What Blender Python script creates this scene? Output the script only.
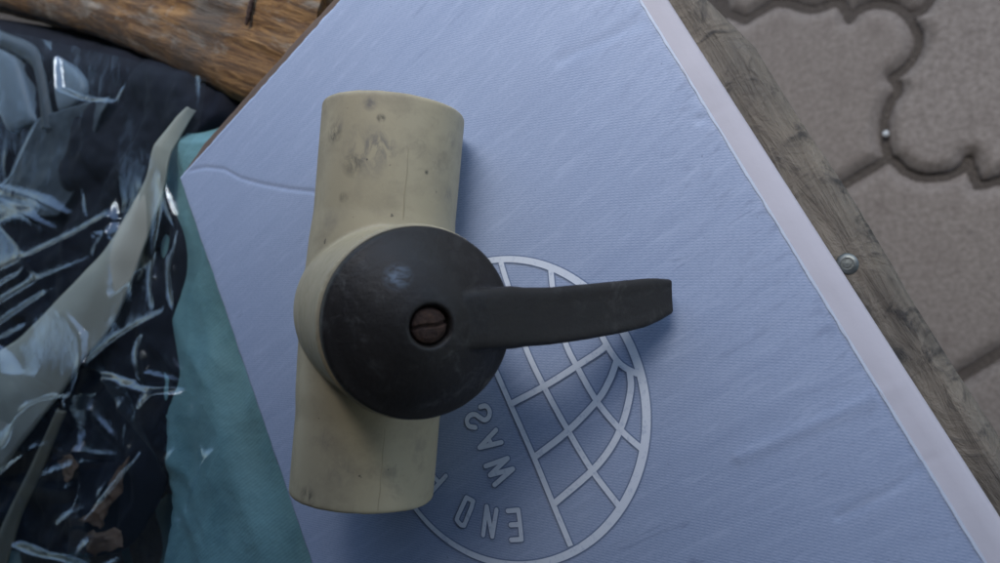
import bpy, bmesh, math, random
import numpy as np
from mathutils import Vector, Matrix, noise

for o in list(bpy.data.objects):
    bpy.data.objects.remove(o)
scene = bpy.context.scene
COL = scene.collection
random.seed(7)
rng = np.random.RandomState(11)

# ------------------------------------------------------------------ camera
H = 0.55                        # height of the box top above the paving
CAM = np.array([0.0, 0.0, H + 0.2191])
FPX = 700.0                     # focal length in photo pixels (1000 wide)
N_ = np.array([-0.487, 0.076, 0.87]); N_ /= np.linalg.norm(N_)
XA = np.array([1.0, 0, 0]) - N_ * N_[0]; XA /= np.linalg.norm(XA)
YA = np.cross(N_, XA)
B = np.stack([XA, YA, N_])      # rows: world axes seen from the camera
cam_d = bpy.data.cameras.new('camera')
cam = bpy.data.objects.new('camera', cam_d); COL.objects.link(cam)
m = Matrix.Identity(4)
for i in range(3):
    for j in range(3):
        m[i][j] = B[i][j]
    m[i][3] = CAM[i]
cam.matrix_world = m
cam_d.sensor_width = 36.0
cam_d.lens = FPX * 36.0 / 1000.0
cam_d.clip_start = 0.005
cam_d.clip_end = 500.0
cam_d.dof.use_dof = True
cam_d.dof.focus_distance = 0.235
cam_d.dof.aperture_fstop = 12.0
scene.camera = cam

# ------------------------------------------------------------------ light
SUN_EL, SUN_AZ = 62.0, 76.0     # azimuth counted from +X towards +Y
world = bpy.data.worlds.new('World'); scene.world = world
world.use_nodes = True
wn = world.node_tree.nodes; wl = world.node_tree.links
sky = wn.new('ShaderNodeTexSky'); sky.sky_type = 'NISHITA'; sky.sun_disc = False
sky.sun_elevation = math.radians(SUN_EL)
sky.sun_rotation = math.radians(90.0 - SUN_AZ)
sky.air_density = 1.0; sky.dust_density = 0.7; sky.ozone_density = 1.0
bg = wn['Background']; bg.inputs['Strength'].default_value = 0.15
wl.new(sky.outputs[0], bg.inputs[0])
sun_d = bpy.data.lights.new('sun', 'SUN')
sun_d.energy = 2.2; sun_d.angle = math.radians(36.0); sun_d.color = (1.0, 0.97, 0.93)
sun = bpy.data.objects.new('sun', sun_d); COL.objects.link(sun)
sd = Vector((math.cos(math.radians(SUN_EL)) * math.cos(math.radians(SUN_AZ)),
             math.cos(math.radians(SUN_EL)) * math.sin(math.radians(SUN_AZ)), math.sin(math.radians(SUN_EL))))
sun.rotation_euler = sd.to_track_quat('Z', 'Y').to_euler()
sun.location = (2, 2, 4)
scene.view_settings.view_transform = 'Standard'
scene.view_settings.look = 'None'
scene.view_settings.exposure = 1.14
scene.view_settings.gamma = 1.0
scene.view_settings.use_curve_mapping = False
scene.render.engine = 'CYCLES'
scene.cycles.transparent_max_bounces = 16

# ------------------------------------------------------------------ helpers
def at(px, py, z=0.0):
    """point of the photo on the horizontal plane z metres above (below) the box top"""
    r = B @ np.array([(px - 500) / FPX, -(py - 281.5) / FPX, -1.0])
    t = (H + z - CAM[2]) / r[2]
    return CAM + t * r

def tag(o, label=None, cat=None, group=None, kind=None):
    if label: o['label'] = label
    if cat: o['category'] = cat
    if group: o['group'] = group
    if kind: o['kind'] = kind
    return o

def empty(name, loc):
    o = bpy.data.objects.new(name, None); o.location = loc; o.empty_display_size = 0.02
    COL.objects.link(o); return o

def origin_of(o):
    p = Vector((0, 0, 0))
    while o is not None:
        p += o.location; o = o.parent
    return p

def mesh(name, verts, faces, mat, parent=None, smooth=True, uvs=None):
    org = origin_of(parent) if parent else Vector((0, 0, 0))
    vs = [(v[0] - org[0], v[1] - org[1], v[2] - org[2]) for v in verts]
    if parent is None:
        c = Vector(np.mean(np.array(vs), axis=0)); zmin = min(v[2] for v in vs)
        c.z = zmin
        vs = [(v[0] - c[0], v[1] - c[1], v[2] - c[2]) for v in vs]
    me = bpy.data.meshes.new(name)
    me.from_pydata(vs, [], faces)
    if uvs is not None:
        ul = me.uv_layers.new(name='UVMap')
        for lp in me.loops:
            ul.data[lp.index].uv = uvs[lp.vertex_index]
    me.update()
    bm = bmesh.new(); bm.from_mesh(me)
    bmesh.ops.recalc_face_normals(bm, faces=bm.faces)
    bm.to_mesh(me); bm.free()
    if smooth:
        for p in me.polygons: p.use_smooth = True
    if mat: me.materials.append(mat)
    o = bpy.data.objects.new(name, me); COL.objects.link(o)
    if parent: o.parent = parent
    else: o.location = c
    return o

def sharp(o, deg=35):
    me = o.data
    bm = bmesh.new(); bm.from_mesh(me)
    for e in bm.edges:
        e.smooth = not (len(e.link_faces) == 2 and e.calc_face_angle(0) > math.radians(deg))
    bm.to_mesh(me); bm.free()
    return o

def flip_up(o):
    me = o.data
    if sum(p.normal.z * p.area for p in me.polygons) < 0: me.flip_normals()
    return o

def lathe(c, ax, u, prof, seg=96):
    """prof: list of (radius, height along ax)"""
    c = np.array(c); ax = np.array(ax); u = np.array(u); v = np.cross(ax, u)
    V, Fc = [], []
    for (r, h) in prof:
        for k in range(seg):
            a = 2 * math.pi * k / seg
            V.append(c + ax * h + r * (math.cos(a) * u + math.sin(a) * v))
    for i in range(len(prof) - 1):
        for k in range(seg):
            Fc.append((i * seg + k, i * seg + (k + 1) % seg, (i + 1) * seg + (k + 1) % seg, (i + 1) * seg + k))
    return V, Fc

def smooth_poly(pts, n, closed=False):
    """Catmull-Rom resample of a polyline"""
    P = [np.array(p, float) for p in pts]
    if len(P) == 2:
        return [P[0] + (P[1] - P[0]) * t for t in np.linspace(0, 1, n)]
    if closed: Q = [P[-1]] + P + [P[0], P[1]]
    else: Q = [2 * P[0] - P[1]] + P + [2 * P[-1] - P[-2]]
    segs = len(Q) - 3
    out = []
    for t in np.linspace(0, segs, n, endpoint=not closed):
        i = min(int(t), segs - 1); f = t - i
        a, b, c, d = Q[i:i + 4]
        out.append(0.5 * (2 * b + (c - a) * f + (2 * a - 5 * b + 4 * c - d) * f * f + (3 * b - a - 3 * c + d) * f ** 3))
    return out

def fbm(x, y, z=0.0, octv=4):
    s, a = 0.0, 1.0
    for _ in range(octv):
        s += a * noise.noise((x, y, z)); x *= 2.03; y *= 2.03; z += 3.1; a *= 0.5
    return s

# ------------------------------------------------------------------ materials
class MT:
    def __init__(self, name):
        self.m = bpy.data.materials.new(name); self.m.use_nodes = True
        self.n = self.m.node_tree.nodes; self.l = self.m.node_tree.links
        self.b = self.n['Principled BSDF']
    def node(self, t, **kw):
        nd = self.n.new(t)
        for k, v in kw.items():
            if k in nd.inputs: nd.inputs[k].default_value = v
            else: setattr(nd, k, v)
        return nd
    def coord(self, kind='Object', scale=(1, 1, 1), rot=(0, 0, 0)):
        t = self.node('ShaderNodeTexCoord'); mp = self.node('ShaderNodeMapping')
        mp.inputs['Scale'].default_value = scale; mp.inputs['Rotation'].default_value = rot
        self.l.new(t.outputs[kind], mp.inputs[0]); return mp.outputs[0]
    def noise(self, vec, scale, detail=5, rough=0.55, dist=0.0):
        nd = self.node('ShaderNodeTexNoise'); nd.inputs['Scale'].default_value = scale
        nd.inputs['Detail'].default_value = detail; nd.inputs['Roughness'].default_value = rough
        nd.inputs['Distortion'].default_value = dist
        if vec is not None: self.l.new(vec, nd.inputs['Vector'])
        return nd.outputs['Fac']
    def ramp(self, fac, stops):
        r = self.node('ShaderNodeValToRGB'); e = r.color_ramp.elements
        while len(e) < len(stops): e.new(0.5)
        for el, (p, c) in zip(e, stops):
            el.position = p; el.color = (c if len(c) == 4 else (*c, 1)) if not isinstance(c, float) else (c, c, c, 1)
        self.l.new(fac, r.inputs[0]); return r.outputs[0]
    def mix(self, fac, a, b, mode='MIX'):
        nd = self.node('ShaderNodeMix', data_type='RGBA', blend_type=mode)
        for idx, v in ((0, fac), (6, a), (7, b)):
            if hasattr(v, 'links'): self.l.new(v, nd.inputs[idx])
            else: nd.inputs[idx].default_value = v if isinstance(v, (int, float)) else (*v, 1)
        return nd.outputs[2]
    def math(self, op, a, b=0.0):
        nd = self.node('ShaderNodeMath', operation=op)
        for i, v in enumerate((a, b)):
            if hasattr(v, 'links'): self.l.new(v, nd.inputs[i])
            else: nd.inputs[i].default_value = v
        return nd.outputs[0]
    def bump(self, h, strength=0.3, dist=0.001, prev=None):
        nd = self.node('ShaderNodeBump'); nd.inputs['Strength'].default_value = strength
        nd.inputs['Distance'].default_value = dist
        self.l.new(h, nd.inputs['Height'])
        if prev is not None: self.l.new(prev, nd.inputs['Normal'])
        self.l.new(nd.outputs[0], self.b.inputs['Normal']); return nd.outputs[0]
    def col(self, c):
        if hasattr(c, 'links'): self.l.new(c, self.b.inputs['Base Color'])
        else: self.b.inputs['Base Color'].default_value = (*c, 1)
    def set(self, **kw):
        for k, v in kw.items():
            k = {'rough': 'Roughness', 'spec': 'Specular IOR Level', 'metal': 'Metallic'}[k]
            if hasattr(v, 'links'): self.l.new(v, self.b.inputs[k])
            else: self.b.inputs[k].default_value = v

PW = 0.262      # width of the printed panel
def mat_print():
    """blue halftone print on white board; UV: u across the box, v along it, in metres"""
    t = MT('printed_card'); uv = t.coord('UV')
    sep = t.node('ShaderNodeSeparateXYZ'); t.l.new(uv, sep.inputs[0])
    # halftone screen
    w1 = t.math('SINE', t.math('MULTIPLY', t.math('ADD', t.math('MULTIPLY', sep.outputs[1], 0.878), t.math('MULTIPLY', sep.outputs[0], -0.545)), 2 * math.pi / 0.00090))
    w2 = t.math('SINE', t.math('MULTIPLY', t.math('ADD', t.math('MULTIPLY', sep.outputs[0], 0.84), t.math('MULTIPLY', sep.outputs[1], 0.75)), 2 * math.pi / 0.0019))
    half = t.ramp(t.math('ADD', t.math('MULTIPLY', t.math('MULTIPLY', w1, t.math('ADD', t.math('MULTIPLY', w2, 0.6), 0.7)), 0.42), 0.5), [(0.05, (0.225, 0.287, 0.425)), (0.95, (0.425, 0.485, 0.625))])
    # faint flute ghosting across the board and wear
    st = t.coord('UV', scale=(9, 150, 1)); n1 = t.noise(st, 1.0, 4, 0.6, 0.3)
    c = t.mix(0.30, half, t.ramp(n1, [(0.3, (0.255, 0.31, 0.445)), (0.7, (0.405, 0.465, 0.61))]))
    n2 = t.noise(uv, 14.0, 5, 0.6)
    c = t.mix(t.ramp(n2, [(0.35, 0.0), (0.75, 0.35)]), c, (0.36, 0.405, 0.52))
    sm = t.coord('UV', scale=(45, 190, 1)); n3 = t.noise(sm, 1.0, 6, 0.65, 0.6)
    n4 = t.noise(uv, 9.0, 3, 0.5)
    msk = t.math('MULTIPLY', t.ramp(n3, [(0.60, 0.0), (0.72, 0.65)]), t.ramp(n4, [(0.45, 0.0), (0.62, 1.0)]))
    c = t.mix(msk, c, (0.13, 0.16, 0.25))
    sp = t.noise(uv, 420.0, 2, 0.5); c = t.mix(t.ramp(sp, [(0.74, 0.0), (0.79, 0.7)]), c, (0.10, 0.12, 0.18))
    dash = t.noise(t.coord('UV', scale=(110, 330, 1)), 1.0, 3, 0.6, 0.4)
    band = t.ramp(t.math('MULTIPLY', t.math('SUBTRACT', PW, sep.outputs[0]), 10.0), [(0.0, 1.0), (0.12, 0.8), (0.75, 0.0)])
    c = t.mix(t.math('MULTIPLY', t.ramp(dash, [(0.54, 0.0), (0.70, 0.65)]), band), c, (0.12, 0.15, 0.23))
    gr = t.noise(uv, 900.0, 3, 0.7); c = t.mix(t.ramp(gr, [(0.35, 0.30), (0.55, 0.0)]), c, (0.20, 0.26, 0.39))
    gr2 = t.noise(t.coord('UV', scale=(60, 420, 1)), 1.0, 4, 0.7); c = t.mix(t.ramp(gr2, [(0.52, 0.0), (0.75, 0.5)]), c, (0.45, 0.51, 0.65))
    t.col(c); t.set(rough=0.5, spec=0.4)
    fl = t.math('SINE', t.math('ADD', t.math('MULTIPLY', sep.outputs[1], 2 * math.pi / 0.0065), t.math('MULTIPLY', n1, 3.0)))
    b1 = t.bump(fl, 0.012, 0.0008)
    t.bump(t.noise(uv, 700, 3), 0.10, 0.0003, b1)
    return t.m
def mat_card_white():
    t = MT('white_card'); uv = t.coord('Object')
    n1 = t.noise(uv, 30, 5); n2 = t.noise(uv, 8, 4, 0.6)
    c = t.mix(t.ramp(n1, [(0.3, 0.0), (0.8, 0.6)]), (0.43, 0.40, 0.43), (0.35, 0.325, 0.35))
    c = t.mix(t.ramp(n2, [(0.5, 0.0), (0.8, 0.5)]), c, (0.31, 0.29, 0.305))
    t.col(c); t.set(rough=0.65, spec=0.25)
    t.bump(t.noise(uv, 500, 4), 0.15, 0.0004)
    return t.m
def mat_card_brown():
    t = MT('brown_card'); uv = t.coord('Object')
    n1 = t.noise(uv, 60, 5)
    t.col(t.mix(n1, (0.085, 0.06, 0.048), (0.17, 0.125, 0.10))); t.set(rough=0.85, spec=0.15)
    t.bump(t.noise(uv, 300, 4), 0.4, 0.0006); return t.m
def mat_flat(name, c, c2=None, rough=0.6, spec=0.3, scale=200, bump=0.1, dist=0.0004):
    t = MT(name); uv = t.coord('Object'); n1 = t.noise(uv, scale, 5)
    t.col(t.mix(n1, c, c2 if c2 else tuple(x * 0.8 for x in c))); t.set(rough=rough, spec=spec)
    if bump: t.bump(n1, bump, dist)
    return t.m
def mat_pvc(spots):
    t = MT('aged_beige_pvc'); uv = t.coord('Object')
    n0 = t.noise(uv, 22, 4, 0.55)
    c = t.mix(n0, (0.36, 0.30, 0.192), (0.435, 0.365, 0.24))
    # scuffs, grime and dark specks, sparse
    n1 = t.noise(uv, 130, 6, 0.65, 0.4); n2 = t.noise(uv, 26, 3, 0.5)
    mk = t.math('MULTIPLY', t.ramp(n1, [(0.54, 0.0), (0.70, 0.5)]), t.ramp(n2, [(0.50, 0.0), (0.68, 1.0)]))
    c = t.mix(mk, c, (0.13, 0.115, 0.09))
    n3 = t.noise(uv, 60, 6, 0.7, 0.25)
    c = t.mix(t.ramp(n3, [(0.46, 0.0), (0.72, 0.5)]), c, (0.22, 0.185, 0.13))
    sp = t.noise(uv, 330, 2, 0.5); c = t.mix(t.ramp(sp, [(0.745, 0.0), (0.78, 0.75)]), c, (0.06, 0.05, 0.04))
    gn = t.noise(t.coord('Object', scale=(260, 150, 260), rot=(0, 0, 0.5)), 1.0, 5, 0.65, 0.6)
    for (p_, r_, k_, cc) in spots:
        d = t.node('ShaderNodeVectorMath', operation='DISTANCE'); d.inputs[1].default_value = p_
        t.l.new(uv, d.inputs[0])
        f = t.ramp(t.math('DIVIDE', d.outputs['Value'], r_), [(0.25, k_), (1.0, 0.0)])
        f = t.math('MULTIPLY', f, t.ramp(gn, [(0.40, 0.0), (0.60, 1.0)]))
        c = t.mix(f, c, cc)
    ms = t.coord('Object', scale=(14, 3, 14), rot=(0, 0, 0.09)); n5 = t.noise(ms, 6, 5, 0.6)
    c = t.mix(t.ramp(n5, [(0.55, 0.0), (0.75, 0.3)]), c, (0.27, 0.24, 0.18))
    t.col(c); t.set(rough=t.ramp(n3, [(0.3, 0.42), (0.7, 0.6)]), spec=0.35)
    b = t.bump(n1, 0.12, 0.0006); t.bump(t.noise(uv, 900, 3), 0.10, 0.0002, b)
    return t.m
def mat_black(painted_glint=None):
    t = MT('black_plastic'); uv = t.coord('Object')
    n0 = t.noise(uv, 55, 5, 0.6)
    c = t.mix(n0, (0.012, 0.011, 0.011), (0.027, 0.0225, 0.020))
    n1 = t.noise(uv, 160, 6, 0.7, 0.8); n2 = t.noise(uv, 30, 3)
    mk = t.math('MULTIPLY', t.ramp(n1, [(0.52, 0.0), (0.70, 0.55)]), t.ramp(n2, [(0.40, 0.0), (0.65, 1.0)]))
    c = t.mix(mk, c, (0.10, 0.095, 0.09))
    if painted_glint is not None:  # pale blue glint of sky painted into the black
        d = t.node('ShaderNodeVectorMath', operation='DISTANCE'); d.inputs[1].default_value = painted_glint
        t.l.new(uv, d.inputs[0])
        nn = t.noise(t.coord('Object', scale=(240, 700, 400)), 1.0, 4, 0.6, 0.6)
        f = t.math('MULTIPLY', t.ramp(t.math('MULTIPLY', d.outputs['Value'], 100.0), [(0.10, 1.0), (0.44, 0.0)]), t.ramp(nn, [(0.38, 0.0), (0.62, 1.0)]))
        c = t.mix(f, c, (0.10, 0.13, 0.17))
    t.col(c); t.set(rough=t.ramp(n0, [(0.3, 0.38), (0.7, 0.58)]), spec=0.26)
    b = t.bump(t.noise(uv, 520, 5, 0.7), 0.30, 0.0007); t.bump(n0, 0.08, 0.0015, b)
    return t.m
def mat_rust():
    t = MT('rusty_steel'); uv = t.coord('Object'); n0 = t.noise(uv, 420, 6, 0.7)
    t.col(t.ramp(n0, [(0.3, (0.014, 0.009, 0.008)), (0.55, (0.045, 0.024, 0.017)), (0.75, (0.09, 0.05, 0.032))]))
    t.set(rough=0.8, spec=0.3); t.bump(n0, 0.7, 0.0008); return t.m
def mat_grey_wood(ang):
    t = MT('weathered_wood'); uv = t.coord('Object', scale=(1, 1, 1), rot=(0, 0, -ang))
    mp = t.node('ShaderNodeMapping'); mp.inputs['Scale'].default_value = (7, 60, 60); t.l.new(uv, mp.inputs[0])
    g = t.noise(mp.outputs[0], 3.0, 7, 0.65, 1.4)
    n1 = t.noise(uv, 26, 5, 0.6); n2 = t.noise(uv, 70, 6, 0.65, 0.8)
    c = t.ramp(g, [(0.25, (0.045, 0.039, 0.033)), (0.5, (0.11, 0.096, 0.080)), (0.75, (0.19, 0.168, 0.140))])
    c = t.mix(t.ramp(n1, [(0.42, 0.0), (0.62, 0.8)]), c, (0.17, 0.145, 0.115))
    n6 = t.noise(uv, 11, 4, 0.6); c = t.mix(t.ramp(n6, [(0.45, 0.0), (0.65, 0.7)]), c, (0.075, 0.072, 0.07))
    c = t.mix(t.ramp(n2, [(0.53, 0.0), (0.64, 0.85)]), c, (0.034, 0.032, 0.031))
    t.col(c); t.set(rough=0.85, spec=0.2)
    b = t.bump(g, 0.9, 0.003); t.bump(n2, 0.8, 0.003, b); return t.m
def mat_orange_wood(ang):
    t = MT('orange_wood'); uv = t.coord('Object', rot=(0, 0, -ang))
    mp = t.node('ShaderNodeMapping'); mp.inputs['Scale'].default_value = (7, 52, 52); t.l.new(uv, mp.inputs[0])
    g = t.noise(mp.outputs[0], 3.0, 9, 0.72, 2.2)
    n1 = t.noise(uv, 16, 5, 0.6)
    c = t.ramp(g, [(0.30, (0.03, 0.016, 0.008)), (0.46, (0.13, 0.064, 0.023)), (0.60, (0.27, 0.145, 0.052)), (0.8, (0.34, 0.20, 0.085))])
    mp2 = t.node('ShaderNodeMapping'); mp2.inputs['Scale'].default_value = (14, 42, 40); t.l.new(uv, mp2.inputs[0])
    n2 = t.noise(mp2.outputs[0], 1.6, 6, 0.7, 0.5)
    c = t.mix(t.ramp(n2, [(0.53, 0.0), (0.63, 0.85)]), c, (0.30, 0.255, 0.20))
    c = t.mix(t.ramp(n1, [(0.48, 0.0), (0.66, 0.75)]), c, (0.065, 0.055, 0.047))
    t.col(c); t.set(rough=0.7, spec=0.25)
    b = t.bump(g, 0.6, 0.003); t.bump(n2, 0.3, 0.002, b); return t.m
def mat_paver():
    t = MT('concrete_paver'); uv = t.coord('Object')
    n0 = t.noise(uv, 9, 5, 0.6); n1 = t.noise(uv, 220, 4, 0.6); n2 = t.noise(uv, 38, 5, 0.6)
    c = t.mix(n0, (0.074, 0.063, 0.056), (0.104, 0.090, 0.081))
    c = t.mix(0.5, c, t.ramp(n1, [(0.3, (0.045, 0.040, 0.037)), (0.7, (0.145, 0.133, 0.124))]))
    oi = t.node('ShaderNodeObjectInfo'); c = t.mix(t.math('MULTIPLY', oi.outputs['Random'], 0.35), c, (0.075, 0.064, 0.056))
    n7 = t.noise(uv, 75, 5, 0.7); c = t.mix(t.ramp(n7, [(0.60, 0.0), (0.70, 0.55)]), c, (0.05, 0.044, 0.04))
    c = t.mix(t.ramp(n2, [(0.52, 0.0), (0.75, 0.5)]), c, (0.062, 0.052, 0.047))
    t.col(c); t.set(rough=0.9, spec=0.2)
    t.bump(n1, 0.25, 0.0010); return t.m
def mat_ground():
    t = MT('joint_sand'); uv = t.coord('Object')
    n0 = t.noise(uv, 12, 6, 0.65); n1 = t.noise(uv, 260, 4, 0.7)
    c = t.mix(n0, (0.025, 0.022, 0.020), (0.05, 0.044, 0.04))
    c = t.mix(t.ramp(n1, [(0.5, 0.0), (0.8, 0.8)]), c, (0.08, 0.07, 0.062))
    t.col(c); t.set(rough=0.95, spec=0.1); t.bump(n1, 0.8, 0.003); return t.m
def mat_teal():
    t = MT('teal_sheet'); uv = t.coord('Object'); n0 = t.noise(uv, 18, 5, 0.6); n1 = t.noise(uv, 55, 5, 0.65)
    c = t.mix(n0, (0.15, 0.325, 0.355), (0.235, 0.41, 0.43)); c = t.mix(t.ramp(n1, [(0.5, 0.0), (0.7, 0.4)]), c, (0.08, 0.20, 0.235))
    w = t.node('ShaderNodeTexWave', wave_type='BANDS'); w.inputs['Scale'].default_value = 190; w.inputs['Distortion'].default_value = 1.5; w.inputs['Detail'].default_value = 2
    t.l.new(t.coord('Object', rot=(0, 0, 0.9)), w.inputs['Vector'])
    c = t.mix(t.math('MULTIPLY', w.outputs['Fac'], 0.22), c, (0.07, 0.19, 0.22))
    t.col(c); t.set(rough=0.5, spec=0.4)
    b = t.bump(n1, 0.35, 0.004); t.bump(w.outputs['Fac'], 0.15, 0.0006, b); return t.m
def mat_film(name, gl=0.10, haze=0.05, rough=0.10, fres=0.3, streak=False):
    m = bpy.data.materials.new(name); m.use_nodes = True
    n = m.node_tree.nodes; l = m.node_tree.links
    n.remove(n['Principled BSDF']); out = n['Material Output']
    tr = n.new('ShaderNodeBsdfTransparent'); tr.inputs[0].default_value = (0.93, 0.95, 0.95, 1)
    df = n.new('ShaderNodeBsdfDiffuse'); df.inputs[0].default_value = (0.45, 0.58, 0.70, 1)
    gs = n.new('ShaderNodeBsdfGlossy'); gs.inputs['Roughness'].default_value = rough
    gs.inputs[0].default_value = (0.80, 0.90, 1, 1)
    tc0 = n.new('ShaderNodeTexCoord'); nz0 = n.new('ShaderNodeTexNoise'); nz0.inputs['Scale'].default_value = 95; nz0.inputs['Detail'].default_value = 5; nz0.inputs['Roughness'].default_value = 0.62; nz0.inputs['Distortion'].default_value = 1.0
    bp = n.new('ShaderNodeBump'); bp.inputs['Strength'].default_value = 0.22; bp.inputs['Distance'].default_value = 0.002
    l.new(tc0.outputs['Object'], nz0.inputs['Vector']); l.new(nz0.outputs['Fac'], bp.inputs['Height']); l.new(bp.outputs[0], gs.inputs['Normal'])
    m1 = n.new('ShaderNodeMixShader'); m1.inputs[0].default_value = haze
    if streak:      # stress-whitened creases
        tc = n.new('ShaderNodeTexCoord'); mp = n.new('ShaderNodeMapping'); mp.inputs['Scale'].default_value = (60, 150, 30); mp.inputs['Rotation'].default_value = (0, 0, 0.7)
        nz = n.new('ShaderNodeTexNoise'); nz.inputs['Scale'].default_value = 1.0; nz.inputs['Detail'].default_value = 4; nz.inputs['Distortion'].default_value = 0.8
        mr = n.new('ShaderNodeMapRange'); mr.inputs[1].default_value = 0.38; mr.inputs[2].default_value = 0.62; mr.inputs[3].default_value = 0.08; mr.inputs[4].default_value = haze
        l.new(tc.outputs['Object'], mp.inputs[0]); l.new(mp.outputs[0], nz.inputs['Vector']); l.new(nz.outputs['Fac'], mr.inputs[0]); l.new(mr.outputs[0], m1.inputs[0])
    l.new(tr.outputs[0], m1.inputs[1]); l.new(df.outputs[0], m1.inputs[2])
    lw = n.new('ShaderNodeLayerWeight'); lw.inputs['Blend'].default_value = 0.35
    ma = n.new('ShaderNodeMath'); ma.operation = 'MULTIPLY_ADD'; ma.inputs[1].default_value = fres; ma.inputs[2].default_value = gl
    l.new(lw.outputs['Fresnel'], ma.inputs[0])
    m2 = n.new('ShaderNodeMixShader'); l.new(ma.outputs[0], m2.inputs[0])
    l.new(m1.outputs[0], m2.inputs[1]); l.new(gs.outputs[0], m2.inputs[2]); l.new(m2.outputs[0], out.inputs[0])
    return m

M_PRINT = mat_print(); M_WHITE = mat_card_white(); M_BROWN = mat_card_brown()
def mat_ink():
    t = MT('pale_print'); uv = t.coord('Object')
    c = t.mix(t.noise(uv, 60, 4), (0.74, 0.77, 0.82), (0.64, 0.675, 0.75))
    c = t.mix(t.ramp(t.noise(uv, 520, 5, 0.75), [(0.54, 0.0), (0.70, 0.7)]), c, (0.38, 0.44, 0.57))
    t.col(c); t.set(rough=0.55, spec=0.3); return t.m
M_INK = mat_ink()
M_INKD = mat_flat('dark_blue_print', (0.17, 0.215, 0.32), (0.19, 0.24, 0.35), 0.6, 0.3, 90, 0.0)
M_RUST = mat_rust()
M_PAVER = mat_paver(); M_GROUND = mat_ground(); M_TEAL = mat_teal()
M_NAVY = mat_flat('navy_black_cloth', (0.004, 0.006, 0.012), (0.010, 0.013, 0.024), 0.8, 0.2, 120, 0.2)
M_CREAM = mat_flat('cream_vinyl', (0.42, 0.43, 0.37), (0.35, 0.36, 0.31), 0.55, 0.3, 40, 0.1)
M_PALE = mat_flat('pale_plastic', (0.15, 0.20, 0.25), (0.12, 0.165, 0.21), 0.5, 0.3, 40, 0.05)
M_STEEL = mat_flat('zinc_steel', (0.18, 0.195, 0.19), (0.07, 0.075, 0.07), 0.45, 0.5, 500, 0.4)
M_STEEL.node_tree.nodes['Principled BSDF'].inputs['Metallic'].default_value = 0.8
M_TAN = mat_flat('brown_paper', (0.20, 0.12, 0.075), (0.12, 0.075, 0.05), 0.7, 0.25, 200, 0.3)
M_FILM = mat_film('clear_film', 0.075, 0.018, 0.09, 0.18)

# ------------------------------------------------------------------ ground and pavers
ground_me = mesh('ground', [(-60, -60, -0.009), (60, -60, -0.009), (60, 60, -0.009), (-60, 60, -0.009)], [(0, 1, 2, 3)], M_GROUND, None, False)
tag(ground_me, kind='structure'); flip_up(ground_me)

def inset_poly(P, d):
    P = [np.array(p[:2]) for p in P]; n = len(P)
    area = sum(P[i][0] * P[(i + 1) % n][1] - P[(i + 1) % n][0] * P[i][1] for i in range(n))
    if area < 0: P = P[::-1]
    out = []
    for i in range(n):
        a, b, c = P[i - 1], P[i], P[(i + 1) % n]
        e1 = (b - a) / (np.linalg.norm(b - a) + 1e-9); e2 = (c - b) / (np.linalg.norm(c - b) + 1e-9)
        n1 = np.array([-e1[1], e1[0]]); n2 = np.array([-e2[1], e2[0]])
        k = n1 + n2; k /= max(0.85, float(k @ n1)) if np.linalg.norm(k) > 1e-6 else 1
        out.append(b + k * d)
    return out

def paver(P, top=0.0, tilt=(0, 0)):
    rings = []
    cx, cy = np.mean([p[0] for p in P]), np.mean([p[1] for p in P])
    for (d, z) in ((0.0014, -0.045), (0.0016, -0.0085), (0.0034, -0.0038), (0.0105, 0.0)):
        rings.append([(q[0], q[1], z + top + tilt[0] * (q[0] - cx) + tilt[1] * (q[1] - cy)) for q in inset_poly(P, d)])
    n = len(P); V = [v for r in rings for v in r]; Fc = []
    for k in range(3):
        for i in range(n):
            Fc.append((k * n + i, k * n + (i + 1) % n, (k + 1) * n + (i + 1) % n, (k + 1) * n + i))
    Fc.append(tuple(3 * n + i for i in range(n)))
    o = mesh('paver', V, Fc, M_PAVER, ground_me, True)
    sharp(o, 12); return o
def relief_paver(P, top, tilt, step=0.0022):
    P = np.array(P); x0, y0 = P.min(0); x1, y1 = P.max(0)
    xs = np.arange(x0, x1 + step, step); ys = np.arange(y0, y1 + step, step)
    GX, GY = np.meshgrid(xs, ys); D = np.full(GX.shape, 9.0); ins = np.zeros(GX.shape, bool)
    for i in range(len(P)):
        a, b = P[i - 1], P[i]; ab = b - a; L = max(ab @ ab, 1e-12)
        t = np.clip(((GX - a[0]) * ab[0] + (GY - a[1]) * ab[1]) / L, 0, 1)
        D = np.minimum(D, np.hypot(GX - a[0] - t * ab[0], GY - a[1] - t * ab[1]))
        if a[1] != b[1]:
            ins ^= ((a[1] > GY) != (b[1] > GY)) & (GX < (b[0] - a[0]) * (GY - a[1]) / (b[1] - a[1]) + a[0])
    Z = np.interp(D, [0.0, 0.0016, 0.0030, 0.0070, 0.0125, 0.0175], [-0.03, -0.03, -0.0105, -0.0058, -0.0014, 0.0])
    cx, cy = P.mean(0); idx = -np.ones(GX.shape, int); V = []; Fc = []
    for j in range(GX.shape[0]):
        for i in range(GX.shape[1]):
            if ins[j, i]:
                idx[j, i] = len(V)
                z = Z[j, i] + top + tilt[0] * (GX[j, i] - cx) + tilt[1] * (GY[j, i] - cy)
                if D[j, i] < 0.012: z += 0.0007 * noise.noise((GX[j, i] * 90, GY[j, i] * 90, 0))
                V.append((GX[j, i], GY[j, i], z))
    for j in range(GX.shape[0] - 1):
        for i in range(GX.shape[1] - 1):
            q = (idx[j, i], idx[j, i + 1], idx[j + 1, i + 1], idx[j + 1, i])
            if min(q) >= 0: Fc.append(q)
    return flip_up(mesh('paver', V, Fc, M_PAVER, ground_me, True))
G = -H
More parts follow.
